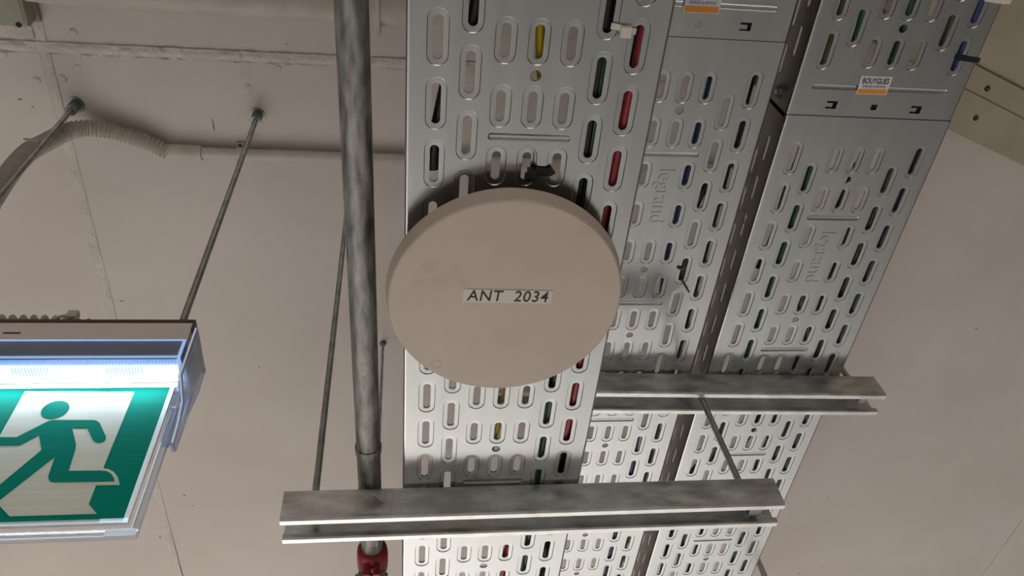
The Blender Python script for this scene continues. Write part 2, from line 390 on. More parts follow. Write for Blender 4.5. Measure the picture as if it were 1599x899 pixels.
T3n = tray('near end of the rightmost cable tray at the upper right, with sticker and square holes', .5165, Z2+.0016, -.25, .3265, .3735-2.4*.0522, range(-9, 1), (-3.5,), (-.5, -2.5), squares=[(3, .3096, .0070, .0065, .010), (5, .3105, .0125, .0090, .010), (1, .3088, .0125, .0090, .010)], endrib=.2885)
sticker(*at(1365, 133.5, Z2+.0014)[:2], Z2+.0014, .0360, .0205, math.radians(-.5), T3n)
sticker(*at(1098, 2, Z2+.0014)[:2], Z2+.0014, .0375, .0235, math.radians(-.5), T2n)
for (tr, sx, sy, dk) in ((T2n, .2935+2*SP, .2291, 1), (T2n, .2935-2*SP, .2291, 1), (T3n, .5165+2*SP, .3105, 1), (T3n, .5165-2*SP, .3088, 1), (T3n, .5165, .3096, 0)):
    if dk:
        bm = bmesh.new(); box(bm, (sx-.0048, sy-.0010, Z2+.0046), (sx+.0030, sy+.0062, Z2+.0056)); obj('latch_tab', bm, M['tray'], tr)
    bm = bmesh.new(); box(bm, (sx-.011, sy-.004, Z2+.0078), (sx+.012, sy+.0130, Z2+.0088)); obj('dark_backing', bm, M['dark'], tr)  # dark plate added behind the window so the opening looks dark
# splice bolt on the wall of the rightmost tray
t = thing('splice_bolt', 'small hex nut and bolt on the side wall between the middle and right trays', 'bolt', (.4165, .305, .803))
def hexa(bm, c, r, ax, h, n=6):
    ax = Vector(ax).normalized(); u = ax.orthogonal().normalized(); v = ax.cross(u)
    pts = [Vector(c)+u*r*math.cos(2*PI*k/n)+v*r*math.sin(2*PI*k/n) for k in range(n)]; prism(bm, pts, ax*h)
bm = bmesh.new(); hexa(bm, (.4163, .305, .803), .0085, (-1, 0, 0), .0012, 20); obj('washer', bm, M['anchor'], t)
bm = bmesh.new(); hexa(bm, (.4151, .305, .803), .0064, (-1, 0, 0), .005); obj('nut', bm, M['anchor'], t)
bm = bmesh.new(); hexa(bm, (.4101, .305, .803), .003, (-1, 0, 0), .004, 12); obj('bolt_end', bm, M['rod'], t)

# ---------------------------------------------------------------- struts
def strut_part(name, length, xf, parent):
    """C channel, opening downward; local x along, y across (0..w), z up (0..h)"""
    w_ = .041; h_ = .041; th = .0024; lip = .0095; ret = .007
    out = [(lip, ret), (lip, .0015), (lip-.0015, 0), (.002, 0), (0, .002), (0, h_-.003), (.003, h_), (w_-.003, h_), (w_, h_-.003), (w_, .002), (w_-.002, 0), (w_-lip+.0015, 0), (w_-lip, .0015), (w_-lip, ret)]
    inn = [(lip-th, ret), (lip-th, .0035), (lip-.0035, th), (.0035, th), (th, .0035), (th, h_-.004), (.004, h_-th), (w_-.004, h_-th), (w_-th, h_-.004), (w_-th, .0035), (w_-.0035, th), (w_-lip+.0035, th), (w_-lip+th, .0035), (w_-lip+th, ret)]
    bm = bmesh.new(); nseg = 1
    ring = []
    for x in (0, length): ring.append(([bm.verts.new((x, a, b)) for a, b in out], [bm.verts.new((x, a, b)) for a, b in inn]))
    (o0, i0), (o1, i1) = ring; n = len(out)
    for k in range(n-1):
        bm.faces.new((o0[k], o0[k+1], o1[k+1], o1[k])); bm.faces.new((i0[k+1], i0[k], i1[k], i1[k+1]))
        bm.faces.new((o0[k+1], o0[k], i0[k], i0[k+1])); bm.faces.new((o1[k], o1[k+1], i1[k+1], i1[k]))
    for k in (0, n-1): bm.faces.new((o0[k], o1[k], i1[k], i0[k]))
    bmesh.ops.recalc_face_normals(bm, faces=bm.faces); bm.transform(xf)
    return obj(name, bm, M['strut'], parent, smooth=True, auto=28)
LS = thing('strut_channel', 'lower galvanised strut channel with stamped ruler marks, carrying the lowest tray', 'strut channel', (.152, .7125, .542), 'strut channels carrying the cable trays')
LS_xf = Matrix.Translation((-.1275, .692, .5418))
strut_part('channel', .5600, LS_xf, LS)
# stamped lettering and ruler ticks on the near face, upside down as in place
fy = .692
o = obj('lettering', text_mesh('OLINK', .019, .0003, frame((-.020, fy-.0001, .571), (-1, 0, 0), (0, 0, -1)), sx=.95), M['stamp'], LS)
for v in o.data.vertices: pass
o['label'] = 'stamped upside down lettering'
bm = bmesh.new()
for k in range(26):
    x = -.098+k*.0095; h = .0065 if k % 5 == 0 else .004
    box(bm, (x, fy-.0006, .5485), (x+.0009, fy+.0002, .5485+h))
box(bm, (-.098, fy-.0003, .5485), (.150, fy+.0002, .5489))
o = obj('ruler_marks', bm, M['stamp'], LS)
for k, (tx, tw) in enumerate(((.073, .012), (.092, .010))):
    bm = bmesh.new(); box(bm, (tx, fy-.0003, .572), (tx+tw, fy+.0002, .5755)); obj('stamp_mark', bm, M['stamp'], LS)
US = thing('strut_channel', 'upper galvanised strut channel beneath the middle and right trays, behind the disc', 'strut channel', (.39, .722, .7355), 'strut channels carrying the cable trays')
ang = math.radians(1.6)
US_xf = Matrix.Translation((.11, .6935, .7352)) @ Matrix.Rotation(ang, 4, 'Z')
strut_part('channel', .5560, US_xf, US)

# ---------------------------------------------------------------- threaded rods
def rod(label, x, y, z0, z1, r=.004, x1=None, y1=None, anchor=True, group='threaded hanger rods'):
    x1 = x if x1 is None else x1; y1 = y if y1 is None else y1
    t = thing('threaded_rod', label, 'threaded rod', (x, y, z0), group)
    bm = bmesh.new(); tube(bm, [(x, y, z0), (x1, y1, z1)], r, 14); obj('rod', bm, M['rod'], t, smooth=True, auto=60)
    if anchor:
        bm = bmesh.new(); tube(bm, [(x1, y1, z1-.0245), (x1, y1, z1-.0016)], .0088, 20); obj('anchor_sleeve', bm, M['anchor'], t, smooth=True, auto=50)
        bm = bmesh.new(); tube(bm, [(x1, y1, z1-.0018), (x1, y1, z1-.0001)], .0135, 24); obj('washer', bm, M['anchor'], t, smooth=True, auto=50)
    return t
def nutpart(t, x, y, z, h=.0065, r=.0075):
    bm = bmesh.new(); hexa(bm, (x, y, z), r, (0, 0, 1), h); obj('nut', bm, M['anchor'], t)
CZ = HC
rod('left hanger rod of the green sign, beside the bending corrugated hose', -.5330, .5640, .6926, CZ, x1=-.5336, y1=.5610)
rod('right hanger rod of the green sign, running down from its ceiling anchor', -.2440, .5680, .6926, CZ, x1=-.2479, y1=.5690)
t = rod('long hanger rod left of the galvanised pipe, holding the lower strut', -.0965, .7125, .5600, CZ, x1=-.1010)
nutpart(t, -.0965, .7125, .5835)
t = rod('short rod between the two strut channels, in front of the right tray', .4040, .7180, .549, .768, x1=.4005, anchor=False)
nutpart(t, .4040, .7180, .5500); nutpart(t, .4010, .7180, .7615)
bm = bmesh.new(); box(bm, (.3965, .7050, .5485), (.4115, .7200, .5500)); obj('clamp_plate', bm, M['anchor'], t)
t = rod('hanger rod just right of the right tray, holding the upper strut', .6400, .7260, .7425, CZ)
nutpart(t, .640, .726, .7430); nutpart(t, .640, .726, .7768)
t = rod('hanger rod hidden above the disc, holding the inner end of the upper strut', .1350, .7160, .7425, CZ)
nutpart(t, .135, .716, .7430)
t = rod('thin dark hanger pin on the ceiling right of the galvanised pipe', -.0437, 1.067, .6085, CZ, r=.0028, anchor=False)
bm = bmesh.new(); tube(bm, [(-.0437, 1.067, CZ-.004), (-.0437, 1.067, CZ-.0001)], .007, 6); obj('head', bm, M['dark'], t)

# ---------------------------------------------------------------- sprinkler pipe with red coupling
def px_(Y): return -.0411+(Y-.0)*.0058
ZP = .5963; RP = .0128
t = thing('steel_pipe', 'old mottled galvanised pipe running past the left side of the lowest tray', 'pipe', (px_(.5), .5, ZP))
bm = bmesh.new(); tube(bm, [(px_(y), y, ZP) for y in (-.35, .2, .5, .7, .9, 1.9)], RP, 32); obj('pipe', bm, M['pipe'], t, smooth=True, auto=60)
bm = bmesh.new(); ys_ = [.6400, .6402, .6420, .6500, .6508]
tube(bm, [(px_(y), y, ZP) for y in ys_], 0, 32, radii=[RP, RP+.0014, RP+.0016, RP+.0012, RP]); obj('collar', bm, M['pipe'], t, smooth=True, auto=40)
bm = bmesh.new(); tube(bm, [(px_(y), y, ZP) for y in (.778, .7785, .796, .802)], 0, 32, radii=[RP, RP+.0032, RP+.0030, RP+.0004]); obj('collar', bm, M['pipe'], t, smooth=True, auto=40)
c0 = at(567, 577, ZP-RP); bm = bmesh.new(); rows_ = []                                  # a pale blotch of paint on the pipe
for j in range(7):
    v = -1+2*j/6; hw_ = .0042*(1-abs(v)**2.2)**.5*(1 if v < .2 else 1-.45*(v-.2)); row = []
    for k in range(5):
        dx = c0.x+hw_*(-1+2*k/4); yy = c0.y+v*.0080; dd = dx-px_(yy); row.append(bm.verts.new((dx, yy, ZP-math.sqrt(max(0, (RP+.0003)**2-dd*dd)))))
    rows_.append(row)
for a, b in zip(rows_, rows_[1:]):
    for k in range(4): bm.faces.new((a[k], b[k], b[k+1], a[k+1]))
obj('paint_blotch', bm, M['filler'], t)
t2 = thing('pipe_coupling', 'red bolted pipe coupling around the pipe at the bottom edge', 'pipe coupling', (px_(.84), .825, ZP))
bm = bmesh.new(); YC = .8170
tube(bm, [(px_(y), y, ZP) for y in (YC, YC+.0005, YC+.003, YC+.012, YC+.030, YC+.041, YC+.0435, YC+.044)], 0, 36,
     radii=[RP+.0003, .0160, .0178, .0188, .0188, .0178, .0160, RP+.0003]); obj('housing', bm, M['red'], t2, smooth=True, auto=50)
for s in (-1, 1):
    bm = bmesh.new(); box(bm, (px_(.82)+s*.0060-.0042, YC+.008, ZP-.0325), (px_(.82)+s*.0060+.0042, YC+.036, ZP-.0175), bev=.0018); obj('lug', bm, M['red'], t2)
bm = bmesh.new(); tube(bm, [(px_(.82)-.0190, YC+.021, ZP-.0265), (px_(.82)+.0190, YC+.021, ZP-.0265)], .004, 12); obj('bolt', bm, M['anchor'], t2)
for s in (-1, 1):
    bm = bmesh.new(); hexa(bm, (px_(.82)+s*.0104, YC+.021, ZP-.0265), .0072, (s, 0, 0), .0055); obj('nut', bm, M['anchor'], t2)

# ---------------------------------------------------------------- round disc
def disc():
    c = Vector((.0893, .4128, 0)); zf = .5500; rr = .1060
    t = thing('antenna_disc', 'large round cream plastic disc with a black lettered tag, under the lowest tray', 'antenna', (c.x, c.y, .578))
    bm = bmesh.new(); prof = [(0, zf)]
    for k in range(9):
        a = PI/2*k/8; prof.append((rr-.0050+.0025*math.sin(a), zf+.0025-.0025*math.cos(a)))
    prof += [(rr, .5660), (rr-.001, .5680), (rr-.012, .5690), (0, .5690)]
    n = 128; rings = []
    for r, z in prof:
        rings.append([bm.verts.new((c.x, c.y, z))] if r == 0 else [bm.verts.new((c.x+r*math.cos(2*PI*k/n), c.y+r*math.sin(2*PI*k/n), z)) for k in range(n)])
    for a, b in zip(rings, rings[1:]):
        for k in range(n):
            if len(a) == 1: bm.faces.new((a[0], b[(k+1) % n], b[k]))
            elif len(b) == 1: bm.faces.new((a[k], a[(k+1) % n], b[0]))
            else: bm.faces.new((a[k], a[(k+1) % n], b[(k+1) % n], b[k]))
    bmesh.ops.recalc_face_normals(bm, faces=bm.faces)
    # a faint triangular smudge on the face
    nt = M['disc'].node_tree; N = nt.nodes; L = nt.links; b_ = N['Principled BSDF']; src = b_.inputs['Base Color'].links[0].from_socket
    tc = N.new('ShaderNodeTexCoord'); prev = None
    for (qx, qy, rad_, amt) in ((672, 416, .012, .35), (711, 422, .010, .28), (690, 438, .016, .38), (655, 438, .012, .32), (724, 440, .010, .28)):
        q = at(qx, qy, zf); vm = N.new('ShaderNodeVectorMath'); vm.operation = 'DISTANCE'; vm.inputs[1].default_value = (q.x-c.x, q.y-c.y, zf-.578)
        L.new(tc.outputs['Object'], vm.inputs[0]); mr = N.new('ShaderNodeMapRange'); mr.inputs[1].default_value = 0; mr.inputs[2].default_value = rad_; mr.inputs[3].default_value = amt; mr.inputs[4].default_value = 0; mr.interpolation_type = 'SMOOTHSTEP'
        L.new(vm.outputs['Value'], mr.inputs[0])
        if prev is None: prev = mr.outputs[0]
        else:
            mx = N.new('ShaderNodeMath'); mx.operation = 'MAXIMUM'; L.new(prev, mx.inputs[0]); L.new(mr.outputs[0], mx.inputs[1]); prev = mx.outputs[0]
    nz = N.new('ShaderNodeTexNoise'); nz.inputs['Scale'].default_value = 90; L.new(tc.outputs['Object'], nz.inputs['Vector'])
    mu = N.new('ShaderNodeMath'); mu.operation = 'MULTIPLY'; L.new(prev, mu.inputs[0]); L.new(nz.outputs[0], mu.inputs[1])
    mx = N.new('ShaderNodeMixRGB'); mx.inputs[2].default_value = (.26, .19, .14, 1); L.new(mu.outputs[0], mx.inputs[0]); L.new(src, mx.inputs[1]); L.new(mx.outputs[0], b_.inputs['Base Color'])
    d = obj('shell', bm, M['disc'], t, smooth=True, auto=35)
    bm = bmesh.new(); tube(bm, [(c.x, c.y, .5685), (c.x, c.y, Z1-.0005)], .032, 32); obj('mount', bm, M['disc'], t)
    for q in ((911, 361), (682, 569)):
        p = at(*q, zf); bm = bmesh.new()
        for (r0, r1, h0, h1) in ((.0046, .0041, .0003, .0003),):
            rs = [[bm.verts.new(p+Vector((r*math.cos(2*PI*k/24), r*math.sin(2*PI*k/24), h))) for k in range(24)] for r, h in ((.0048, .0001), (.0046, -.0003), (.0041, -.0003), (.0039, .0001))]
            for a, b in zip(rs, rs[1:]):
                for k in range(24): bm.faces.new((a[k], a[(k+1) % 24], b[(k+1) % 24], b[k]))
        obj('screw_cap', bm, M['disc'], t)
    a, b = at(723, 461, zf), at(862, 464, zf); mid = (a+b)/2+Vector((0, 0, -.0002)); X = (b-a).normalized(); Yv = Vector((-X.y, X.x, 0)); L = (b-a).length
    bm = bmesh.new(); hh = .0070
    prism(bm, [mid+X*(sx*L/2)+Yv*(sy*hh) for sx, sy in ((-1, -1), (1, -1), (1, 1), (-1, 1))], (0, 0, -.0003)); tg = obj('name_tag', bm, M['tag'], t); tg['label'] = 'pale tag lettered ANT 2034'
    obj('lettering', text_mesh('ANT  2034', .0162, .0001, frame(mid+Vector((0, 0, -.0004)), X, -Yv), bold=.00018, spacing=1.10, shear=.10, sx=L*.93/.0590*.83*.855), M['ink'], tg)
    return t
disc()

# ---------------------------------------------------------------- cables in the trays
def cable(label, colour, pts, z, r, dz=0, group=None):
    P = [at(x, y, z) for x, y in pts]
    if len(P) > 2: P = spline(P, 6)
    c = P[0]; bm = bmesh.new(); tube(bm, P, r, 10)
    o = obj('cable', bm, M['c_'+colour], None, loc=tuple(c), smooth=True, auto=60)
    return tag(o, label, 'cable', group)
A = Z1+.0040
g1 = 'cables lying in the lowest tray'; g2 = 'cables lying in the middle tray'; g3 = 'cables lying in the right tray'
cable('red cable behind the right slots of the lowest tray, above the disc', 'red', [(1026, -60), (1009, 40), (995, 105), (979, 170), (959, 268), (935, 360), (912, 500), (906, 566), (897, 618), (884, 668), (858, 740), (822, 800), (790, 866), (776, 930)], A+.0058, .0055, group=g1)
cable('second red cable emerging below the disc in the lowest tray', 'red', [(893, 470), (877, 540), (863, 596), (853, 640), (846, 652)], A+.0158, .0052, group=g1)
cable('bright green cable in the lowest tray, seen left of the red one', 'green', [(948, 40), (938, 125), (926, 221), (913, 300), (893, 420), (872, 560), (856, 650), (847, 701), (836, 770), (825, 846), (817, 910)], A+.0060, .0045, group=g1)
cable('thick black cable at the top of the lowest tray, under the white tie', 'black', [(955, -60), (944, 30), (930, 122), (914, 221), (902, 305), (884, 420), (858, 560), (846, 620)], A+.0070, .0062, group=g1)
cable('dark green cable close to the right edge of the lowest tray', 'dgreen', [(956, 300), (943, 345), (928, 420), (904, 560), (888, 668), (877, 727), (862, 800), (852, 860), (846, 910)], A+.0160, .0062, group=g1)
cable('black cable above the red one in the lowest tray', 'black', [(1008, -60), (991, 60), (975, 150), (955, 250), (940, 345), (922, 460), (893, 620), (878, 700), (862, 790), (850, 860), (842, 930)], A+.0205, .0080, group=g1)
cable('green cable in the lowest tray below the lower strut', 'green', [(885, 668), (868, 727), (846, 800), (831, 850), (820, 885), (813, 925)], A+.0165, .0055, group=g1)
cable('black cable above the green one in the lowest tray', 'black', [(966, -60), (952, 40), (938, 122), (922, 221), (908, 305), (890, 420), (868, 580), (850, 680), (838, 745)], A+.0240, .0062, group=g1)
cable('yellow cable behind the centre slots of the lowest tray', 'yellow', [(852, -60), (845, 0), (843, 66), (845, 118), (853, 165), (851, 220), (849, 270), (842, 380), (815, 520), (793, 602), (783, 640), (774, 674), (762, 712), (745, 760)], A+.0052, .0036, group=g1)
cable('black cable crossing to the left edge of the lowest tray near the top', 'black', [(752, -60), (741, 18), (717, 68), (704, 105), (697, 133), (684, 192), (677, 235), (676, 262)], A+.0060, .0055, group=g1)
B = Z2+.0040
cable('blue cable in the middle tray', 'blue', [(1128, 60), (1108, 138), (1090, 208), (1073, 276), (1058, 340), (1045, 395), (1036, 448), (1020, 545), (1000, 645), (992, 692), (984, 735), (960, 834), (951, 865), (940, 905)], B+.0048, .0050, group=g2)
cable('black cable slanting behind the right slots of the middle tray', 'black', [(1175, 170), (1160, 205), (1146, 235), (1118, 268), (1101, 292), (1086, 322)], B+.0060, .0040, group=g2)
cable('thin black cable beside the blue one in the middle tray', 'black', [(1062, 350), (1049, 397), (1042, 448), (1026, 500), (1012, 575), (990, 690)], B+.0140, .0040, group=g2)
cable('dark maroon cable left of the blue one in the middle tray, near the end seam', 'brown', [(1072, 395), (1066, 425), (1062, 445)], B+.0050, .0050, group=g2)
D_ = B
cable('green cable along the left slots of the right tray', 'green', [(1283, 206), (1274, 240), (1262, 281), (1241, 341), (1222, 395), (1204, 450), (1187, 500), (1170, 546), (1130, 670), (1095, 735), (1069, 845), (1054, 905)], D_+.0050, .0050, group=g3)
cable('teal green cable in the left half of the right tray below the lower strut', 'teal', [(1140, 620), (1128, 672), (1110, 712), (1084, 733), (1070, 775), (1051, 828), (1040, 870), (1030, 910)], D_+.0130, .0050, group=g3)
cable('green cable crossing the centre slots of the right tray', 'dgreen', [(1340, 255), (1318, 305), (1300, 345), (1275, 405), (1250, 478), (1262, 505), (1258, 535), (1243, 568), (1228, 620), (1211, 655), (1199, 690), (1182, 728), (1166, 800), (1153, 862), (1138, 905)], D_+.0048, .0045, group=g3)
cable('dark maroon cable in the right tray, right of the lettering', 'maroon', [(1338, 335), (1322, 375), (1300, 428), (1281, 478), (1258, 535), (1235, 580), (1183, 655), (1150, 715), (1112, 790), (1088, 858), (1076, 890), (1066, 915)], D_+.0130, .0042, group=g3)
cable('navy cable behind the outermost slots of the right tray', 'navy', [(1500, 130), (1468, 175), (1431, 254), (1404, 321), (1378, 374), (1356, 426), (1334, 477), (1313, 526), (1290, 575), (1258, 653), (1243, 690), (1228, 726), (1198, 800), (1180, 840)], D_+.0055, .0055, group=g3)
cable('dark brown cable next to the navy one in the right tray', 'brown', [(1430, 180), (1385, 286), (1361, 344), (1338, 398), (1318, 452), (1297, 502), (1276, 552), (1232, 668), (1212, 708), (1190, 780)], D_+.0065, .0058, group=g3)
cable('grey cable at the right tray edge, lowest part of the picture', 'grey', [(1235, 730), (1196, 815), (1180, 852), (1160, 890), (1150, 915)], D_+.0055, .0050, group=g3)
cable('green cable right of centre in the right tray near the bottom edge', 'green', [(1205, 765), (1172, 820), (1157, 845), (1146, 870), (1133, 905)], D_+.0058, .0048, group=g3)
cable('bright blue cable at the upper right corner, under the black tie', 'blue', [(1545, -30), (1527, 15), (1500, 86), (1486, 120), (1474, 150)], B+.0042, .0052, group=g3)
cable('green cable at the top of the right tray, second column of slots', 'green', [(1355, 0), (1344, 40), (1328, 90), (1312, 130)], B+.0042, .0052, group=g3)
cable('dark green cable through the round hole at the top of the right tray', 'dgreen', [(1430, -20), (1412, 44), (1398, 85), (1380, 130)], B+.0042, .0052, group=g3)
cable('olive cable at the left edge of the right tray, near the top edge', 'olive', [(1325, -10), (1297, 75), (1275, 140)], B+.0052, .0056, group=g3)
cable('dark grey cable at the top of the right tray, beside the blue one', 'brown', [(1500, -10), (1481, 50), (1455, 115)], B+.0062, .0058, group=g3)
cable('thin dark cable behind the leftmost slots of the right tray', 'brown', [(1262, 210), (1243, 252), (1222, 310), (1206, 366), (1183, 418)], B+.0200, .0028, group=g3)

# ---------------------------------------------------------------- cable ties
def band(name_, pts, z, w_, th, mt, parent):
    """flat strap through points, lying under the sheet"""
    P = [at(x, y, z) for x, y in pts]; bm = bmesh.new(); prev = None
    for i, p in enumerate(P):
        d = (P[min(i+1, len(P)-1)]-P[max(i-1, 0)]).normalized(); s = Vector((-d.y, d.x, 0)).normalized()*w_/2
        cur = [bm.verts.new(p+s+Vector((0, 0, h))) for h in (0, -th)]+[bm.verts.new(p-s+Vector((0, 0, h))) for h in (-th, 0)]
        if prev:
            for k in range(4): bm.faces.new((prev[k], prev[(k+1) % 4], cur[(k+1) % 4], cur[k]))
        else: bm.faces.new(list(reversed(cur)))
        prev = cur
    bm.faces.new(prev); bmesh.ops.recalc_face_normals(bm, faces=bm.faces)
    return obj(name_, bm, mt, parent)
def tie(label, pts, z, mt, head=None, tail=None, w_=.0048, hs=(.0075, .0065, .0055)):
    t = thing('cable_tie', label, 'cable tie', tuple(at(*pts[0], z)), None)
    band('strap', pts, z, w_, .0012, mt, t)
    if head:
        p = at(*head, z); bm = bmesh.new(); box(bm, p-Vector((hs[0]/2, hs[1]/2, hs[2])), p+Vector((hs[0]/2, hs[1]/2, 0)), bev=.0008); obj('head', bm, mt, t)
    if tail: 
        bm = bmesh.new(); a = at(*tail[0], z-.001); b = at(*tail[1], z-tail[2]); tube(bm, [a, (a+b)/2+Vector((0, 0, -.001)), b], .0013, 6); obj('tail', bm, mt, t)
    return t
tie('white cable tie bridging two slots near the top of the lowest tray', [(954, 40), (962, 41), (975, 45), (986, 48), (993, 49)], Z1-.0006, M['tiewhite'], (976, 48), hs=(.0085, .0085, .005), w_=.0045)
t = tie('black cable tie under the lowest tray, just above the disc', [(832, 266), (845, 268), (858, 268), (864, 264)], Z1-.0008, M['tieblack'], (829, 269), w_=.0078, hs=(.0075, .0105, .007))
bm = bmesh.new(); tube(bm, [at(822, 270, Z1-.006), at(820, 281, Z1-.012)], .0012, 6); obj('tail', bm, M['tieblack'], t)
bm = bmesh.new(); tube(bm, [at(834, 264, Z1-.004), at(837, 256, Z1-.010)], .0010, 6); obj('tail', bm, M['tieblack'], t)
tie('black cable tie over the blue cable at the right edge of the right tray', [(1494, 90), (1505, 91), (1518, 93), (1529, 94)], Z2+.0012, M['tieblack'], None, w_=.0055)
tie('white cable tie at the top edge over the right tray corner', [(1538, -2), (1552, 0), (1566, 2), (1578, 2)], Z2+.0012, M['tiewhite'], None, w_=.0050)
tie('brown cable tie with a dangling tail in the middle tray, right of the disc', [(1058, 417), (1064, 420), (1071, 418)], Z2-.0006, M['tiebrown'], None, tail=((1064, 436), (1076, 456), .004), w_=.0030)

# ---------------------------------------------------------------- ceiling conduit, hose, box, pipes
def conduit():
    y = .6350; z = HC-.0125; r = .0098
    t = thing('conduit', 'straight grey conduit clipped along the ceiling behind the pipe', 'conduit', (-.2, y, HC))
    bm = bmesh.new(); tube(bm, [(-.360, y, z), (.60, y+.004, z)], r, 20); obj('tube', bm, M['cond'], t, smooth=True, auto=60)
    bm = bmesh.new(); tube(bm, [(-.4010, y, z), (-.4005, y, z), (-.3440, y, z), (-.3435, y, z)], 0, 24, radii=[.0105, .0132, .0132, .0105]); obj('coupler', bm, M['cond'], t, smooth=True, auto=40)
    bm = bmesh.new(); tube(bm, [(-.3738, y, z), (-.3730, y, z)], .0135, 24); obj('coupler_rib', bm, M['cond'], t)
    bm = bmesh.new(); box(bm, (-.2880, y-.017, HC-.0060), (-.2740, y+.011, HC-.0002), bev=.001); tube(bm, [(-.2870, y, z), (-.2750, y, z)], .0118, 20); obj('clip', bm, M['cond'], t)
    bm = bmesh.new(); tube(bm, [(-.2810, y-.0135, HC-.0066), (-.2810, y-.0135, HC-.0058)], .0022, 10); obj('clip_screw', bm, M['hole'], t)
conduit()
def hose(label, pts, r, pitch, mt, parent=None, amp=.0016):
    P = spline(pts, 20); L = [0]
    for a, b in zip(P, P[1:]): L.append(L[-1]+(b-a).length)
    n = int(L[-1]/pitch*6); Q = []; rad = []; j = 0
    for i in range(n+1):
        s = L[-1]*i/n
        while j < len(L)-2 and L[j+1] < s: j += 1
        t = (s-L[j])/max(1e-9, L[j+1]-L[j]); Q.append(P[j].lerp(P[j+1], t)); rad.append(r+amp*(math.cos(2*PI*s/pitch)))
    bm = bmesh.new(); tube(bm, Q, r, 16, radii=rad)
    if parent is not None: return obj('hose', bm, mt, parent, smooth=True)
    o = obj('corrugated_hose', bm, mt, None, loc=tuple(P[0]), smooth=True); return tag(o, label, 'hose')
Hh = [Vector((-.4000, .6350, HC-.0125)), at(225, 220, HC-.016), at(165, 203, HC-.019), at(118, 202, HC-.034)]
Hh += [at(72, 222, 1.19), at(36, 245, 1.13), at(-5, 300, 1.05), at(-60, 400, .95), at(-130, 520, .85)]
hose('grey corrugated hose bending off the ceiling conduit down along the left rod', Hh, .0128, .0066, M['corr'])
for (a, b, z) in (((104, 203), (60, 216), 1.2),):
    pass
t = thing('cable_tie', 'pale tie binding the corrugated hose to the left sign rod', 'cable tie', tuple(at(62, 218, 1.16)))
p = at(62, 219, 1.145); bm = bmesh.new()
pts = [at(38, 217, 1.15), at(52, 218, 1.135), at(61, 221, 1.125), at(64, 228, 1.13), at(63, 234, 1.14)]
tube(bm, pts, .0016, 8); obj('strap', bm, M['corr'], t)

bz = HC*(-.4324)/(-.4483)
c = at(45, 43, bz)
t = thing('junction_box', 'greenish plastic junction box on the ceiling at the upper left corner', 'junction box', (c.x-.09, c.y-.08, HC))
bm = bmesh.new(); box(bm, (c.x-.20, c.y-.17, bz), (c.x, c.y, HC-.012), bev=.004); obj('body', bm, M['box'], t)
bm = bmesh.new(); box(bm, (c.x-.202, c.y-.172, HC-.012), (c.x+.003, c.y+.003, HC-.0003), bev=.002); obj('back_plate', bm, M['box'], t)
bm = bmesh.new(); tube(bm, [(c.x-.013, c.y-.0035, bz-.0004), (c.x-.013, c.y-.0035, bz+.003)], .0042, 16); obj('screw_hole', bm, M['hole'], t)
bm = bmesh.new(); box(bm, (c.x-.010, c.y-.17, bz-.0016), (c.x-.004, c.y-.008, bz+.001)); obj('lid_lip', bm, M['box'], t)
bm = bmesh.new(); box(bm, (-1.6, .4325, HC-.004), (-.5680, .4535, HC+.0001), bev=.002); o = obj('trim_1', bm, M['filler'], loc=(-.8, .443, HC)); o['kind'] = 'structure'
# pale pipe running across the top edge
yp = .378
t = thing('ceiling_pipe', 'pale painted pipe running across the ceiling along the top edge', 'pipe', (-.2, yp, HC))
bm = bmesh.new(); tube(bm, [(-.520, yp-.010, HC-.026), (.35, yp+.002, HC-.026)], .0235, 28); obj('tube', bm, M['cond'], t, smooth=True, auto=60)
bm = bmesh.new(); box(bm, (-.0480, yp-.03, HC-.052), (-.0400, yp+.030, HC-.0003), bev=.002); obj('clip', bm, M['cond'], t)
t = thing('conduit', 'short pale conduit end leaving the junction box at the top left', 'conduit', (-.50, .385, 1.24))
bm = bmesh.new(); a = at(40, -4, 1.245); b = at(84, 1, 1.245); tube(bm, [a, b], .0052, 14); obj('tube', bm, M['cond'], t, smooth=True, auto=60)
bm = bmesh.new(); tube(bm, spline([at(80, -3, 1.24), at(85, 2, 1.238), at(91, 4, 1.24)], 4), .0013, 8); obj('hook', bm, M['dark'], t)
# diagonal trunking and beam at the upper right
dv = Vector((2.89, 1.04, 0)).normalized(); nv = Vector((-dv.y, dv.x, 0))
def diag_box(name, p0, off0, off1, z0, z1, m_, parent=None, bev=.003, la=-.35, lb=.62):
    bm = bmesh.new(); a = Vector((p0.x, p0.y, 0))
    pts = [a+dv*la+nv*off0, a+dv*lb+nv*off0, a+dv*lb+nv*off1, a+dv*la+nv*off1]
    prism(bm, [Vector((q.x, q.y, z0)) for q in pts], (0, 0, z1-z0))
    if bev: bmesh.ops.bevel(bm, geom=bm.edges[:], offset=bev, segments=2, affect='EDGES')
    return obj(name, bm, m_, parent)
p0 = at(1527, 217, HC)
def off(px, py, z): 
    q = at(px, py, z)-Vector((p0.x, p0.y, 0)); q.z = 0; return q.dot(nv)
zA = 1.215
t = thing('trunking', 'diagonal cream trunking with two screws on the ceiling beside the right tray', 'trunking', (p0.x, p0.y, HC))
o_lo = off(1560, 240, HC-.006); o_hi = off(1570, 168, HC-.006)
diag_box('batten', p0, o_hi, o_lo, HC-.008, HC-.0015, M['trunk'], t)
o1 = off(1575, 172, zA); o2 = off(1575, 124, zA)
diag_box('duct', p0, o2, o1, zA, HC-.0015, M['trunk'], t, .004)
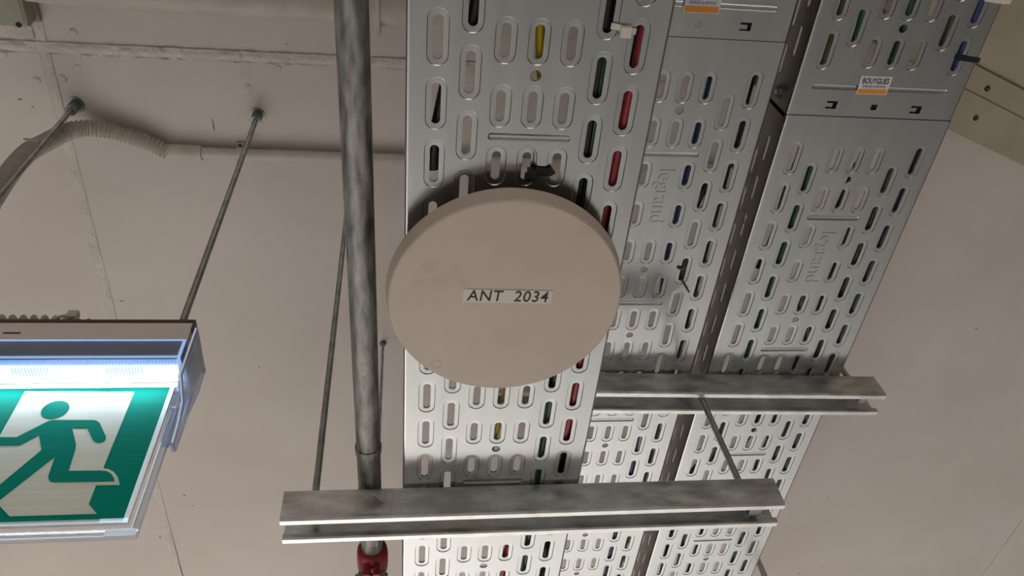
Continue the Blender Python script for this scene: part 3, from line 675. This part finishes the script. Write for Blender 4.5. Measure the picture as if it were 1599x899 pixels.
for (q, z) in (((1541, 138), zA), ((1523, 184), HC-.008)):
    p = at(*q, z); bm = bmesh.new(); tube(bm, [p+Vector((0, 0, -.0030)), p+Vector((0, 0, .001))], .0045, 12); s_ = obj('screw', bm, M['hole'], t)
    bm = bmesh.new(); tube(bm, [p+Vector((-.001, -.001, -.0042)), p+Vector((-.001, -.001, -.0028))], .0022, 8); obj('screw_tip', bm, M['anchor'], s_)
t = thing('beam', 'dark olive boxed beam at the upper right corner of the ceiling', 'beam', (p0.x+.1, p0.y-.1, HC))
o3 = o2-.0005 if o2 > o1 else o2
sg = -1 if o2 < o1 else 1
diag_box('casing', p0, o2+sg*.45, o2+sg*.0008, 1.200, HC-.0015, M['trunk'], t, .004)
# drop pipe at the lower right
t = thing('drop_pipe', 'narrow brown drop conduit behind the right tray at the bottom edge', 'conduit', (.80, 1.25, .9))
a = at(1186, 880, Y=1.48); a2 = Vector((a.x, a.y, HC-.0004))
bm = bmesh.new(); tube(bm, [Vector((a.x, a.y, .45)), a2], .0062, 14); obj('tube', bm, M['cond'], t, smooth=True, auto=60)

# ---------------------------------------------------------------- emergency exit sign
def exit_sign():
    XR = -.2232; XL = -.585; YN = .545; YF = .605; zt = .692; zm = .660; zb = .631; YPl = .586
    t = thing('exit_sign', 'lit green running man exit sign in a clear frame, hanging from two rods', 'exit sign', ((XL+XR)/2, .575, zt))
    bm = bmesh.new(); box(bm, (XL, YN, zm), (XR, YF, zt-.004), bev=.0012); body = obj('housing', bm, M['body'], t); body['label'] = 'beige metal housing'
    bm = bmesh.new(); box(bm, (XL-.002, YN-.001, zt-.004), (XR+.002, YF+.001, zt)); obj('top_plate', bm, M['dark'], t)
    bm = bmesh.new(); box(bm, (XR+.0002, YN-.001, zt-.016), (XR+.0022, YF+.001, zt-.004)); obj('end_plate', bm, M['dark'], t)
    a = at(5, 520, Y=YN); b = at(32, 520, Y=YN)
    bm = bmesh.new(); box(bm, (a.x, YN-.0004, a.z-.0012), (b.x, YN+.001, a.z+.0012)); s_ = obj('vent_slit', bm, M['dark'], body)
    # clear cover: a hollow trough under the housing
    def shell(x0, x1, y0, y1, z0, z1, th):
        bm = bmesh.new(); box(bm, (x0, y0, z0), (x1, y1, z1), bev=.0015); return bm
    bm = bmesh.new()
    box(bm, (XL, YN, zb), (XR-.001, YN+.0022, zm-.0003), bev=.0006); cov = obj('cover', bm, M['clear'], t); cov['label'] = 'clear plastic cover'
    bm = bmesh.new(); box(bm, (XR-.0035, YN+.0025, zb), (XR-.001, YF, zm-.0003), bev=.0006); obj('cover_end', bm, M['clear'], cov)
    bm = bmesh.new(); box(bm, (XL, YN-.0006, zm-.0026), (XR-.002, YN+.0002, zm-.0006)); obj('lit_edge', bm, M['edge'], cov)
    bm = bmesh.new(); box(bm, (XL, YN-.0004, zb+.0004), (XR-.002, YN+.0004, zb+.0018)); obj('lit_edge', bm, M['edge'], cov)
    # prismatic lens underneath: narrow ribs across, lit by the light strip
    bm = bmesh.new(); n = 118; x0 = XL+.004; wdt = (XR-.006-x0)/n
    for k in range(n):
        x = x0+k*wdt; P = [Vector((x, 0, 0)), Vector((x+wdt*.5, 0, -.0016)), Vector((x+wdt, 0, 0)), Vector((x+wdt, 0, .0015)), Vector((x, 0, .0015))]
        prism(bm, [Vector((q.x, YN+.0135, zb+.0030+q.z)) for q in P], (0, .0325-.0135, 0))
    box(bm, (XL+.002, YPl-.0068, zb+.0005), (XR-.006, YPl-.0006, zb+.0020))
    o = obj('prismatic_lens', bm, M['lens'], t); o['label'] = 'glowing white ribbed lens'
    bm = bmesh.new()
    for k in range(n):
        x = x0+k*wdt; P = [Vector((x, 0, 0)), Vector((x+wdt*.4, 0, -.0012)), Vector((x+wdt*.8, 0, 0))]
        prism(bm, [Vector((q.x, YN+.0026, zb+.0028+q.z)) for q in P], (0, .0108, 0))
    o = obj('lens_ribs', bm, M['clear'], t); o['kind'] = 'stuff'
    bm = bmesh.new()
    for k in range(n):                                    # bars with a faint painted glow, dimming the lens between the diodes
        g_ = (k % 30)
        if 4 < g_ < 17:
            x = x0+k*wdt; ln = .0075+.004*math.sin((g_-4)/13*math.pi); box(bm, (x+wdt*.15, YN+.0134, zb+.0006), (x+wdt*.62, YN+.0134+ln, zb+.0014))
    o = obj('dim_prisms', bm, M['edge2'], t); o['kind'] = 'stuff'
    bm = bmesh.new(); box(bm, (XR-.0036, YN-.0008, zb), (XR-.0006, YN+.0006, zm-.001)); box(bm, (XR-.0036, YN, zb-.0005), (XR-.0006, YPl-.008, zb+.0008)); obj('lit_corner', bm, M['edge'], cov)
    bm = bmesh.new(); box(bm, (XL+.002, YN+.0026, zb+.0046), (XR-.004, YN+.0130, zb+.0060)); obj('lens_edge', bm, M['edge'], t)
    bm = bmesh.new(); box(bm, (XL+.002, YN+.0028, zb+.007), (XR-.004, YF-.002, zm-.0006)); o = obj('light_tray', bm, mat('light_tray', (.10, .12, .17), .4), t)
    bm = bmesh.new(); box(bm, (XL, YPl-.0083, zb-.0004), (XR-.0045, YPl-.0072, zb+.0040)); obj('lens_seam', bm, M['body'], t)
    # the pictogram plate
    XG = -.2397; XGL = XG-.330; zg1 = zb-.0005; zg0 = .4660
    bm = bmesh.new(); box(bm, (XGL-.0045, YPl, zg0-.0045), (XG+.0045, YPl+.0030, zg1+.004), bev=.0006); obj('clear_plate', bm, M['clear'], t)
    bm = bmesh.new(); box(bm, (XGL, YPl-.0006, zg0), (XG, YPl-.0001, zg1)); plate = obj('green_face', bm, M['green'], t); plate['label'] = 'green pictogram face'
    def poly(px, y, m_, name, extra=()):
        pts = []
        for q in px:
            if len(q) == 3: pts.append(Vector((q[0], y, q[1])))
            else:
                p = at(q[0], q[1], Y=YPl-.0006); pts.append(Vector((p.x, y, p.z)))
        bm = bmesh.new(); prism(bm, pts, (0, -.0003, 0)); bmesh.ops.triangulate(bm, faces=[f for f in bm.faces if len(f.verts) > 4])
        return obj(name, bm, m_, plate)
    xl = at(39, 611, Y=YPl-.0006).x
    poly([(39, 611), (210, 612), (161, 731), (170, 732.5), (178, 737), (184, 745), (187, 757), (150, 757.5), (138.5, 787), (151, 802), (15, 806), (0, 790), (xl-.006, at(-12, 778, Y=YPl).z, 1), (xl, at(-12, 765, Y=YPl).z, 1)],
         YPl-.0006, M['signwhite'], 'doorway')
    poly([(-30, 683), (26, 683), (70, 660.5), (76, 657.5), (83, 656), (146, 656), (151, 657), (156, 661), (165.5, 682), (165, 687), (161, 690.5), (154, 692), (148, 690), (144.5, 686), (136, 669), (113, 669), (119, 694), (118, 702), (107.5, 735.5),
          (158, 735), (167, 736), (174, 740), (178, 746), (179, 752), (83, 753.5), (78, 751.5), (75.5, 747), (76, 742), (86, 713.5), (0, 781), (-34, 806), (-48, 790), (0, 757), (65, 703), (61, 680), (31, 696), (-30, 696)],
         YPl-.0010, M['green'], 'running_figure')
    hc = at(86.5, 640, Y=YPl-.0006); hr = (at(109, 637, Y=YPl).x-at(64, 643, Y=YPl).x)/2
    bm = bmesh.new(); prism(bm, [Vector((hc.x+hr*math.cos(2*PI*k/36), YPl-.0010, hc.z+hr*math.sin(2*PI*k/36))) for k in range(36)], (0, -.0003, 0)); obj('figure_head', bm, M['green'], plate)
    # outer clear frame: bottom rail, side rail, end bracket
    zf0 = .4470; XF = -.2245
    bm = bmesh.new(); box(bm, (XGL-.020, YPl-.0015, zf0), (XF, YPl+.0045, zf0+.0070), bev=.001); obj('bottom_rail', bm, M['clear'], t)
    bm = bmesh.new(); box(bm, (XF-.0060, YPl-.0015, zf0+.0072), (XF, YPl+.0045, .600), bev=.001); obj('side_rail', bm, M['clear'], t)
    for (x0_, z0_, x1_, z1_) in ((XGL-.02, zf0-.0004, XF-.026, zf0+.0008), (XGL-.02, zf0+.0062, XF-.003, zf0+.0072), (XF-.0262, zf0+.0004, XF-.001, zf0+.0066)):
        bm = bmesh.new(); box(bm, (x0_, YPl-.0020, z0_), (x1_, YPl-.0014, z1_)); obj('lit_edge', bm, mat('rail_glow', (.8, .88, .95), .3, emis=(.7, .85, 1), estr=.25) if 'rg' not in M else M['rg'], t); M['rg'] = bpy.data.materials['rail_glow']
    bm = bmesh.new(); box(bm, (XF-.0062, YPl-.0020, zf0+.0072), (XF-.0048, YPl-.0014, .595)); obj('lit_edge', bm, M['rg'], t)
    for (x0_, z0_, x1_, z1_) in ((XG, zg0-.0044, XG+.0042, zg1), (XGL, zg0-.0044, XG+.0042, zg0-.0028), (XG-.019, zg0-.0040, XG+.004, zg0-.0002)):
        bm = bmesh.new(); box(bm, (x0_, YPl-.0010, z0_), (x1_, YPl-.0004, z1_)); obj('plate_edge', bm, M['rg'], t)
    # end bracket in clear plastic, faceted
    yb0 = YN+.001; pr_ = [(yb0, .6790), (yb0, .6060), (YPl-.012, .5960), (YPl-.006, .575), (YPl-.004, .548), (YPl+.007, .548), (YPl+.010, .600), (YF, .640), (YF, .6790)]
    bm = bmesh.new(); prism(bm, [Vector((XR+.0024, a, b)) for a, b in pr_], (.0046, 0, 0)); bmesh.ops.bevel(bm, geom=bm.edges[:], offset=.001, segments=1, affect='EDGES'); obj('end_bracket', bm, M['bracket'], t)
    for (ya_, za_, w2, h2) in ((.560, .640, .006, .030), (.575, .618, .003, .020), (.590, .610, .004, .024)):
        bm = bmesh.new(); box(bm, (XR+.0030, ya_-w2/2, za_-h2/2), (XR+.0062, ya_+w2/2, za_+h2/2), bev=.0012); obj('bracket_rib', bm, M['clear'], t)
    for (ya0, za0, ya1, za1) in ((yb0, .6790, yb0, .6070), (yb0, .6060, YPl-.012, .5965), (YPl-.012, .5960, YPl-.006, .5755), (YPl-.006, .575, YPl-.004, .550)):
        bm = bmesh.new(); tube(bm, [(XR+.0046, ya0-.0007, za0), (XR+.0046, ya1-.0007, za1)], .0009, 6); obj('lit_edge', bm, M['rg'], t)
    bm = bmesh.new(); prism(bm, [Vector((XR-.0066, a, b)) for a, b in [(YPl-.010, .600), (YPl-.004, .552), (YPl+.005, .552), (YPl+.009, .628), (YPl-.010, .628)]], (.0058, 0, 0)); obj('bracket_foot', bm, M['bracket'], t)
    # the lamp of the sign: a light strip inside the cover shining down on the plate
    for k in range(5):
        l = bpy.data.lights.new('sign_light', 'AREA'); l.shape = 'RECTANGLE'; l.size = .055; l.size_y = .012; l.energy = .024; l.color = (.72, .87, 1.0)
        lo = bpy.data.objects.new('sign_light', l); C.objects.link(lo); lo.parent = t
        lo.location = Vector((XR-.045-k*.066, YPl-.016, zb-.0005))-Vector(t['_o']); lo.rotation_euler = (math.radians(22), 0, 0)
    return t
exit_sign()
# hose lying on the sign
pts = [(-.62, .5560, .7012), (-.50, .5555, .7014), (-.40, .5555, .7010), (-.355, .5570, .7008), (-.325, .5630, .7008), (-.300, .5700, .7008)]
o = hose('dark corrugated hose lying on top of the exit sign housing', [Vector(p) for p in pts], .0062, .0105, M['corr'], amp=.0026)
t = thing('cable_tie', 'pale cable tie around the hose on top of the exit sign', 'cable tie', (-.36, .58, .70))
bm = bmesh.new(); box(bm, (-.357, .5475, .7020), (-.346, .5555, .7130), bev=.001); obj('head', bm, M['cond'], t)
bm = bmesh.new(); tube(bm, [(-.366, .5455, .6935), (-.360, .5470, .7010), (-.354, .5520, .7105), (-.352, .562, .7105)], .0017, 6); obj('strap', bm, M['cond'], t)

for o in list(bpy.data.objects):
    if '_o' in o: del o['_o']
